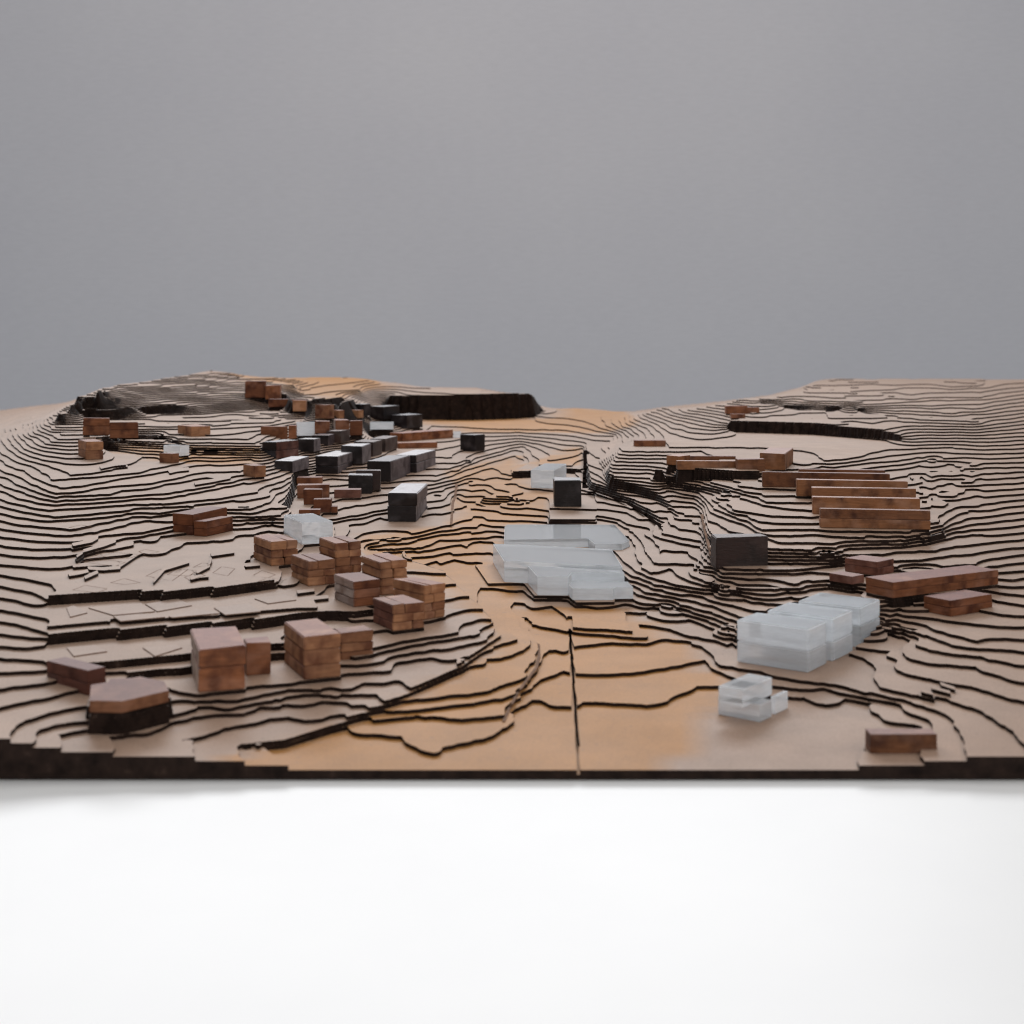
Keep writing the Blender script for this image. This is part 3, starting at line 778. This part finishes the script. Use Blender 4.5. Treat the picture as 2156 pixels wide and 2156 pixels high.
def layer(k):
    s = hp - k
    pos = s >= 0
    c = np.stack([pos[:-1, :-1], pos[:-1, 1:], pos[1:, 1:], pos[1:, :-1]])
    lo = np.minimum(np.minimum(hp[:-1, :-1], hp[:-1, 1:]), np.minimum(hp[1:, :-1], hp[1:, 1:]))
    nb = np.pad(lo, 2, mode='edge')           # run each sheet a little under the one above
    lo2 = lo.copy()
    for a in range(5):
        for b in (0, 2, 4):
            lo2 = np.minimum(lo2, nb[a:a + lo.shape[0], b:b + lo.shape[1]])
    act = usable & (lo2 < k + 1.0)
    hi = np.maximum(np.maximum(hp[:-1, :-1], hp[:-1, 1:]), np.maximum(hp[1:, :-1], hp[1:, 1:]))
    bank = (hi - lo > 1.4) & (lo > 0)          # cells of a cut bank: only charred ledges show
    nsum = c.sum(0)
    full = np.argwhere(act & (nsum == 4))
    part = np.argwhere(act & (nsum > 0) & (nsum < 4))
    faces, walls = [], []
    i, j = full[:, 0], full[:, 1]
    base = i * CN + j
    quads = np.stack([base, base + CN, base + CN + 1, base + 1], 1)
    # crossing ids: NN + node for an edge to the right, 2NN + node for an edge downwards
    for i, j in part:
        n0 = i * CN + j
        ids = (n0, n0 + 1, n0 + CN + 1, n0 + CN)
        ed = (NN + n0, 2 * NN + n0 + 1, NN + n0 + CN, 2 * NN + n0)
        cc = c[:, i, j]
        poly = []
        for q in range(4):
            if cc[q]: poly.append(ids[q])
            if cc[q] != cc[(q + 1) % 4]: poly.append(ed[q])
        faces.append(poly[::-1])
        m = len(poly)
        for q in range(m):
            if poly[q] >= NN and poly[(q + 1) % m] >= NN:
                walls.append((poly[q], poly[(q + 1) % m]))
    used = np.unique(np.concatenate([quads.ravel()] + [np.array([x for f in faces for x in f], int)] if faces else [quads.ravel()]))
    if len(used) == 0: return None
    node = used % NN; kind = used // NN
    oth = np.where(kind == 0, node, np.where(kind == 1, node + 1, node + CN))
    den = Hf[oth] - Hf[node]
    t = np.where(kind == 0, 0, (k - Hf[node]) / np.where(np.abs(den) < 1e-9, 1, den))
    vx = Xf[node] + t * (Xf[oth] - Xf[node]); vy = Yf[node] + t * (Yf[oth] - Yf[node]); vw = Wf[node] + t * (Wf[oth] - Wf[node])
    look = dict(zip(used.tolist(), range(len(used))))
    nv = len(used)
    F = np.searchsorted(used, quads).tolist()
    nq = len(F)
    F += [[look[x] for x in f] for f in faces]
    ntop = len(F)
    wv = sorted({x for w in walls for x in w}); wl = {x: nv + q for q, x in enumerate(wv)}
    F += [[look[a], look[b], wl[b], wl[a]] for a, b in walls]
    low = np.array([look[x] for x in wv], int)
    V = np.zeros((nv + len(wv), 3))
    V[:nv] = np.stack([vx, vy, np.full(nv, k * T)], 1)
    if len(wv): V[nv:] = np.stack([vx[low], vy[low], np.full(len(wv), (k - 1) * T)], 1)
    mi = np.zeros(len(F), np.int32); mi[ntop:] = 1
    wr = np.zeros(len(V), np.float32); wr[:nv] = vw
    # separate the loose pieces of this level
    lab = np.arange(len(V))
    E0 = np.array([(f[q], f[q - 1]) for f in F for q in range(len(f))], int) if len(F) else np.zeros((0, 2), int)
    while True:
        mn = np.minimum(lab[E0[:, 0]], lab[E0[:, 1]])
        new = lab.copy()
        np.minimum.at(new, lab[E0[:, 0]], mn); np.minimum.at(new, lab[E0[:, 1]], mn)
        new = new[new]; new = new[new]
        if (new == lab).all(): break
        lab = new
    # neighbouring full cells of one row become one long quad (they are flush and collinear)
    ql = lab[np.array([f[0] for f in F[:nq]], int)] if nq else np.zeros(0, int)
    ci, cj = full[:, 0], full[:, 1]
    if nq:
        brk = np.ones(nq, bool)
        brk[1:] = (ci[1:] != ci[:-1]) | (cj[1:] != cj[:-1] + 1) | (ql[1:] != ql[:-1]) | (cj[1:] % 24 == 0) | (bank[ci[1:], cj[1:]] != bank[ci[:-1], cj[:-1]])
        st = np.nonzero(brk)[0]; en = np.append(st[1:], nq) - 1
        merged = [[F[a][0], F[a][1], F[b][2], F[b][3]] for a, b in zip(st, en)]
    else: merged = []
    mi = np.concatenate([bank[ci[st], cj[st]].astype(np.int32) if nq else np.zeros(0, np.int32),
                         bank[part[:, 0], part[:, 1]].astype(np.int32), np.ones(len(F) - ntop, np.int32)])
    F = merged + F[nq:]
    fl = lab[np.array([f[0] for f in F])]
    out = []
    ids, num = np.unique(fl, return_counts=True)
    for q, n in zip(ids, num):
        if n < 16: continue
        fs = np.nonzero(fl == q)[0]
        vs = np.unique(np.array([x for a in fs for x in F[a]]))
        rm = np.full(len(V), -1); rm[vs] = np.arange(len(vs))
        rml = rm.tolist()
        me = bpy.data.meshes.new("board_layer")
        me.from_pydata(V[vs].tolist(), [], [[rml[x] for x in F[a]] for a in fs])
        me.materials.append(M['board']); me.materials.append(M['burnt'])
        me.polygons.foreach_set("material_index", mi[fs])
        at = me.attributes.new("warmth", 'FLOAT', 'POINT')
        at.data.foreach_set("value", wr[vs])
        me.update()
        out.append(me)
    return out
tris = 0
for k in range(1, KMAX + 1):
    me = layer(k)
    if me is None: continue
    for q in me:
        obj("board_layer", q, root); tris += sum(len(p.vertices) - 2 for p in q.polygons)
print("BOARD FACES", tris, "PIECES", len(root.children))

# ---------------------------------------------------------------- strips, scored plots and plates on the boards
def newdark(name, colr):
    m, nt, b = newmat(name)
    c = ramp(nt, noise(nt, 300, 3), [(0.3, tuple(0.7 * q for q in colr)), (0.7, tuple(1.2 * q for q in colr))])
    nt.links.new(c, b.inputs["Base Color"]); b.inputs["Roughness"].default_value = 0.9; b.inputs["Specular IOR Level"].default_value = 0.0
    return m
M['char'] = newdark("charred_gap", (0.012, 0.008, 0.007))
M['scored'] = newdark("scored_line", (0.15, 0.085, 0.06))
M['strip'] = newdark("strip_board", (0.25, 0.165, 0.125))
def ribbon(name, pts, width, lift, mat, sub=6, skirt=True):
    """a narrow strip laid along surveyed points, following the boards below; width in frame pixels"""
    row = []
    for a, b in zip(pts[:-1], pts[1:]):
        for s in np.linspace(0, 1, sub, endpoint=False):
            row.append((a[0] + (b[0] - a[0]) * s, a[1] + (b[1] - a[1]) * s))
    row.append(pts[-1])
    gp = []
    for u, v in row:
        lev, w = hit(u, v)
        x, y = ground(u, w)
        gp.append((x, y, lev * T))
    bm = bmesh.new()
    prev = None
    for q, (x, y, z) in enumerate(gp):
        a, b = gp[max(0, q - 1)], gp[min(len(gp) - 1, q + 1)]
        dx, dy = b[0] - a[0], b[1] - a[1]
        L = math.hypot(dx, dy) or 1
        hw = 0.5 * width * y / FPX
        n = (-dy / L * hw, dx / L * hw)
        cur = [bm.verts.new((x + n[0], y + n[1], z + lift)), bm.verts.new((x - n[0], y - n[1], z + lift))]
        if prev and abs(gp[q][2] - gp[q - 1][2]) < 1.6 * T:
            bm.faces.new((prev[0], cur[0], cur[1], prev[1]))
        prev = cur
    if skirt:
        r = bmesh.ops.extrude_face_region(bm, geom=bm.faces[:])
        for v in r['geom']:
            if isinstance(v, bmesh.types.BMVert): v.co.z -= lift * 0.9
    bmesh.ops.recalc_face_normals(bm, faces=bm.faces[:])
    me = bpy.data.meshes.new(name); bm.to_mesh(me); bm.free()
    me.materials.append(mat)
    return obj(name, me, root)
ribbon("seam", parse("K 539,172 545,300 565,520 585,800 598,1000 612,1125"), 5.2, 0.0003, M['char'], 12)
ribbon("channel", parse("C 672,728 674,850 668,950 664,1035"), 12, 0.0005, M['char'], 8)
ribbon("channel", parse("G 700,40 900,112 1050,178 1180,268 1283,345"), 8, 0.0005, M['char'], 8)
ribbon("path_strip", parse("K 283,300 290,400 270,490 200,580 120,690 40,840 0,930"), 6, 0.0007, M['strip'], 6)
ribbon("path_strip", parse("F 1395,0 1385,100 1365,150 1352,330"), 5, 0.0006, M['strip'], 6)
ribbon("path_strip", parse("G 1615,250 1650,420 1690,580"), 6, 0.0008, M['strip'], 6)
PLOTS = """E 230,580 320,548 600,570 500,605
E 130,632 230,600 480,632 400,665
E 590,545 640,530 755,548 640,575
E 650,745 760,690 990,690 860,785
E 820,735 900,690 1060,700 1000,745
E 1030,675 1100,640 1185,640 1150,660
E 1190,720 1260,670 1370,685 1310,745
E 50,860 150,820 330,850 250,880
E 360,800 470,765 600,800 480,815
E 1510,745 1590,700 1700,735 1640,760
E 20,350 120,330 200,345 100,365
E 960,755 1060,720 1130,740 1000,780
E 1560,790 1640,760 1790,775 1680,800"""
for ln in PLOTS.splitlines():
    q = parse(ln)
    ribbon("scored_plot", q + [q[0]], 1.5, 0.00006, M['scored'], 4, False)
PLATES = """E 380,1080 600,1060 800,1085 440,1120
E 640,980 900,935 1020,990 740,1040
E 180,1010 420,985 610,975 720,1040 380,1070
E 1200,1010 1480,975 1580,1040 1290,1068
E 1530,935 1780,900 1870,945 1640,975
E 830,1080 1060,1020 1240,1055 860,1090
E 0,1010 60,990 170,1050 30,1085
I 620,330 880,305 940,330 720,400
I 0,330 230,310 330,360 60,400
I 1010,225 1280,190 1350,215 1120,270
I 430,255 690,235 760,280 520,310"""
def plate(pts, lift):
    mid = (sum(p[0] for p in pts) / len(pts), sum(p[1] for p in pts) / len(pts))
    lev = hit(*mid)[0]
    if sum(hit(*p)[0] == lev for p in pts) < len(pts) - 1: return      # only where it lies flat
    g = [ground(u, w_of(v, lev)) for u, v in pts]
    bm = bmesh.new()
    f = bm.faces.new([bm.verts.new((x, y, lev * T + 0.00003)) for x, y in g])
    r = bmesh.ops.extrude_face_region(bm, geom=[f])
    for v in r['geom']:
        if isinstance(v, bmesh.types.BMVert): v.co.z += lift
    bmesh.ops.recalc_face_normals(bm, faces=bm.faces[:])
    me = bpy.data.meshes.new("plot_plate"); bm.to_mesh(me); bm.free()
    me.materials.append(M['board']); me.materials.append(M['strip'])
    for p in me.polygons: p.material_index = 0 if abs(p.normal.z) > 0.5 else 1
    obj("plot_plate", me, root)
for ln in PLATES.splitlines(): plate(parse(ln), 0.0006)

# ---------------------------------------------------------------- block builder
def prism(name, pts, z0, z1, mat, bevel, rough):
    bm = bmesh.new()
    cx = sum(p[0] for p in pts) / len(pts); cy = sum(p[1] for p in pts) / len(pts)
    lo = [bm.verts.new((x - cx, y - cy, 0)) for x, y in pts]
    hi = [bm.verts.new((x - cx + random.uniform(-rough, rough), y - cy + random.uniform(-rough, rough), z1 - z0 + random.uniform(-rough, rough) * 0.7)) for x, y in pts]
    n = len(pts)
    bm.faces.new(lo[::-1]); bm.faces.new(hi)
    for a in range(n): bm.faces.new((lo[a], lo[(a + 1) % n], hi[(a + 1) % n], hi[a]))
    bmesh.ops.recalc_face_normals(bm, faces=bm.faces[:])
    if bevel: bmesh.ops.bevel(bm, geom=bm.edges[:], offset=bevel, segments=2, affect='EDGES', clamp_overlap=True)
    me = bpy.data.meshes.new(name); bm.to_mesh(me); bm.free()
    me.materials.append(mat)
    if mat == M['acrylic']:
        me.materials.append(M['acrylic_base'])
        for p in me.polygons: p.material_index = 1 if p.normal.z < -0.9 or (bevel and p.area < 2.6 * bevel * max((me.vertices[a].co - me.vertices[b].co).length for a, b in p.edge_keys)) else 0
    return me, (cx, cy, z0)
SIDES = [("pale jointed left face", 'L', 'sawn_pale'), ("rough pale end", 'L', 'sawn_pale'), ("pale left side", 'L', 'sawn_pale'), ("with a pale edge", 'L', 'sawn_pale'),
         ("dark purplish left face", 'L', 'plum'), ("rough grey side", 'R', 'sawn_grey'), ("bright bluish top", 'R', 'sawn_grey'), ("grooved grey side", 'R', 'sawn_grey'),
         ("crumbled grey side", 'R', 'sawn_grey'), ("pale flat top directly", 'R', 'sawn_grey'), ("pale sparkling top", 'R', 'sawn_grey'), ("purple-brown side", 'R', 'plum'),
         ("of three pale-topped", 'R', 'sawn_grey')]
def lerp2(a, b, t): return (a[0] + (b[0] - a[0]) * t, a[1] + (b[1] - a[1]) * t)
for mat, name, grp, lab, vols in things:
    items = []
    pn = 'acrylic_slab' if mat == 'acrylic' else 'wood_course'
    for v in vols:
        w = math.dist(v['pts'][0], v['pts'][1])
        unit = min(w, v['h'])
        bev = unit * (0.03 if mat == 'acrylic' else 0.028)
        rough = 0.0 if mat == 'acrylic' else unit * 0.034
        z = v['z'] + 0.00004
        lay = v['lay']
        cut = [0] + [(q + random.uniform(-0.12, 0.12)) / lay for q in range(1, lay)] + [1]
        for a in range(lay):
            z0, z1 = z + v['h'] * cut[a], z + v['h'] * cut[a + 1] - (0.00002 if a < lay - 1 else 0)
            j = unit * 0.012 if mat != 'acrylic' and lay > 1 else unit * 0.004 * (lay > 1)
            dx, dy = random.uniform(-j, j), random.uniform(-j, j)
            pts = [(x + dx, y + dy) for x, y in v['pts']]
            if v['pcs'] == 2 and len(pts) == 4:
                t = random.uniform(0.32, 0.68)
                halves = ([pts[0], lerp2(pts[0], pts[1], t - 0.004), lerp2(pts[3], pts[2], t - 0.004), pts[3]],
                          [lerp2(pts[0], pts[1], t + 0.004), pts[1], pts[2], lerp2(pts[3], pts[2], t + 0.004)])
            else: halves = (pts,)
            for hh in halves:
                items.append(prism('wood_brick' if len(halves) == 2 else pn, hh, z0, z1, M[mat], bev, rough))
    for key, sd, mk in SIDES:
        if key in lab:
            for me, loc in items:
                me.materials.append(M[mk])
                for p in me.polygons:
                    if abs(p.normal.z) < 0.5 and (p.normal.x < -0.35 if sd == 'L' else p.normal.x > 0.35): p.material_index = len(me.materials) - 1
    if len(items) == 1:
        me, loc = items[0]
        me.name = name
        o = obj(name, me); o.location = loc
    else:
        o = bpy.data.objects.new(name, None); col.objects.link(o)
        bx = items[0][1]; o.location = bx
        for me, loc in items:
            c = obj(me.name.split('.')[0], me, o)
            c.location = (loc[0] - bx[0], loc[1] - bx[1], loc[2] - bx[2])
    o['label'] = lab; o['category'] = {'acrylic': 'acrylic block'}.get(mat, 'wood block'); o['group'] = grp
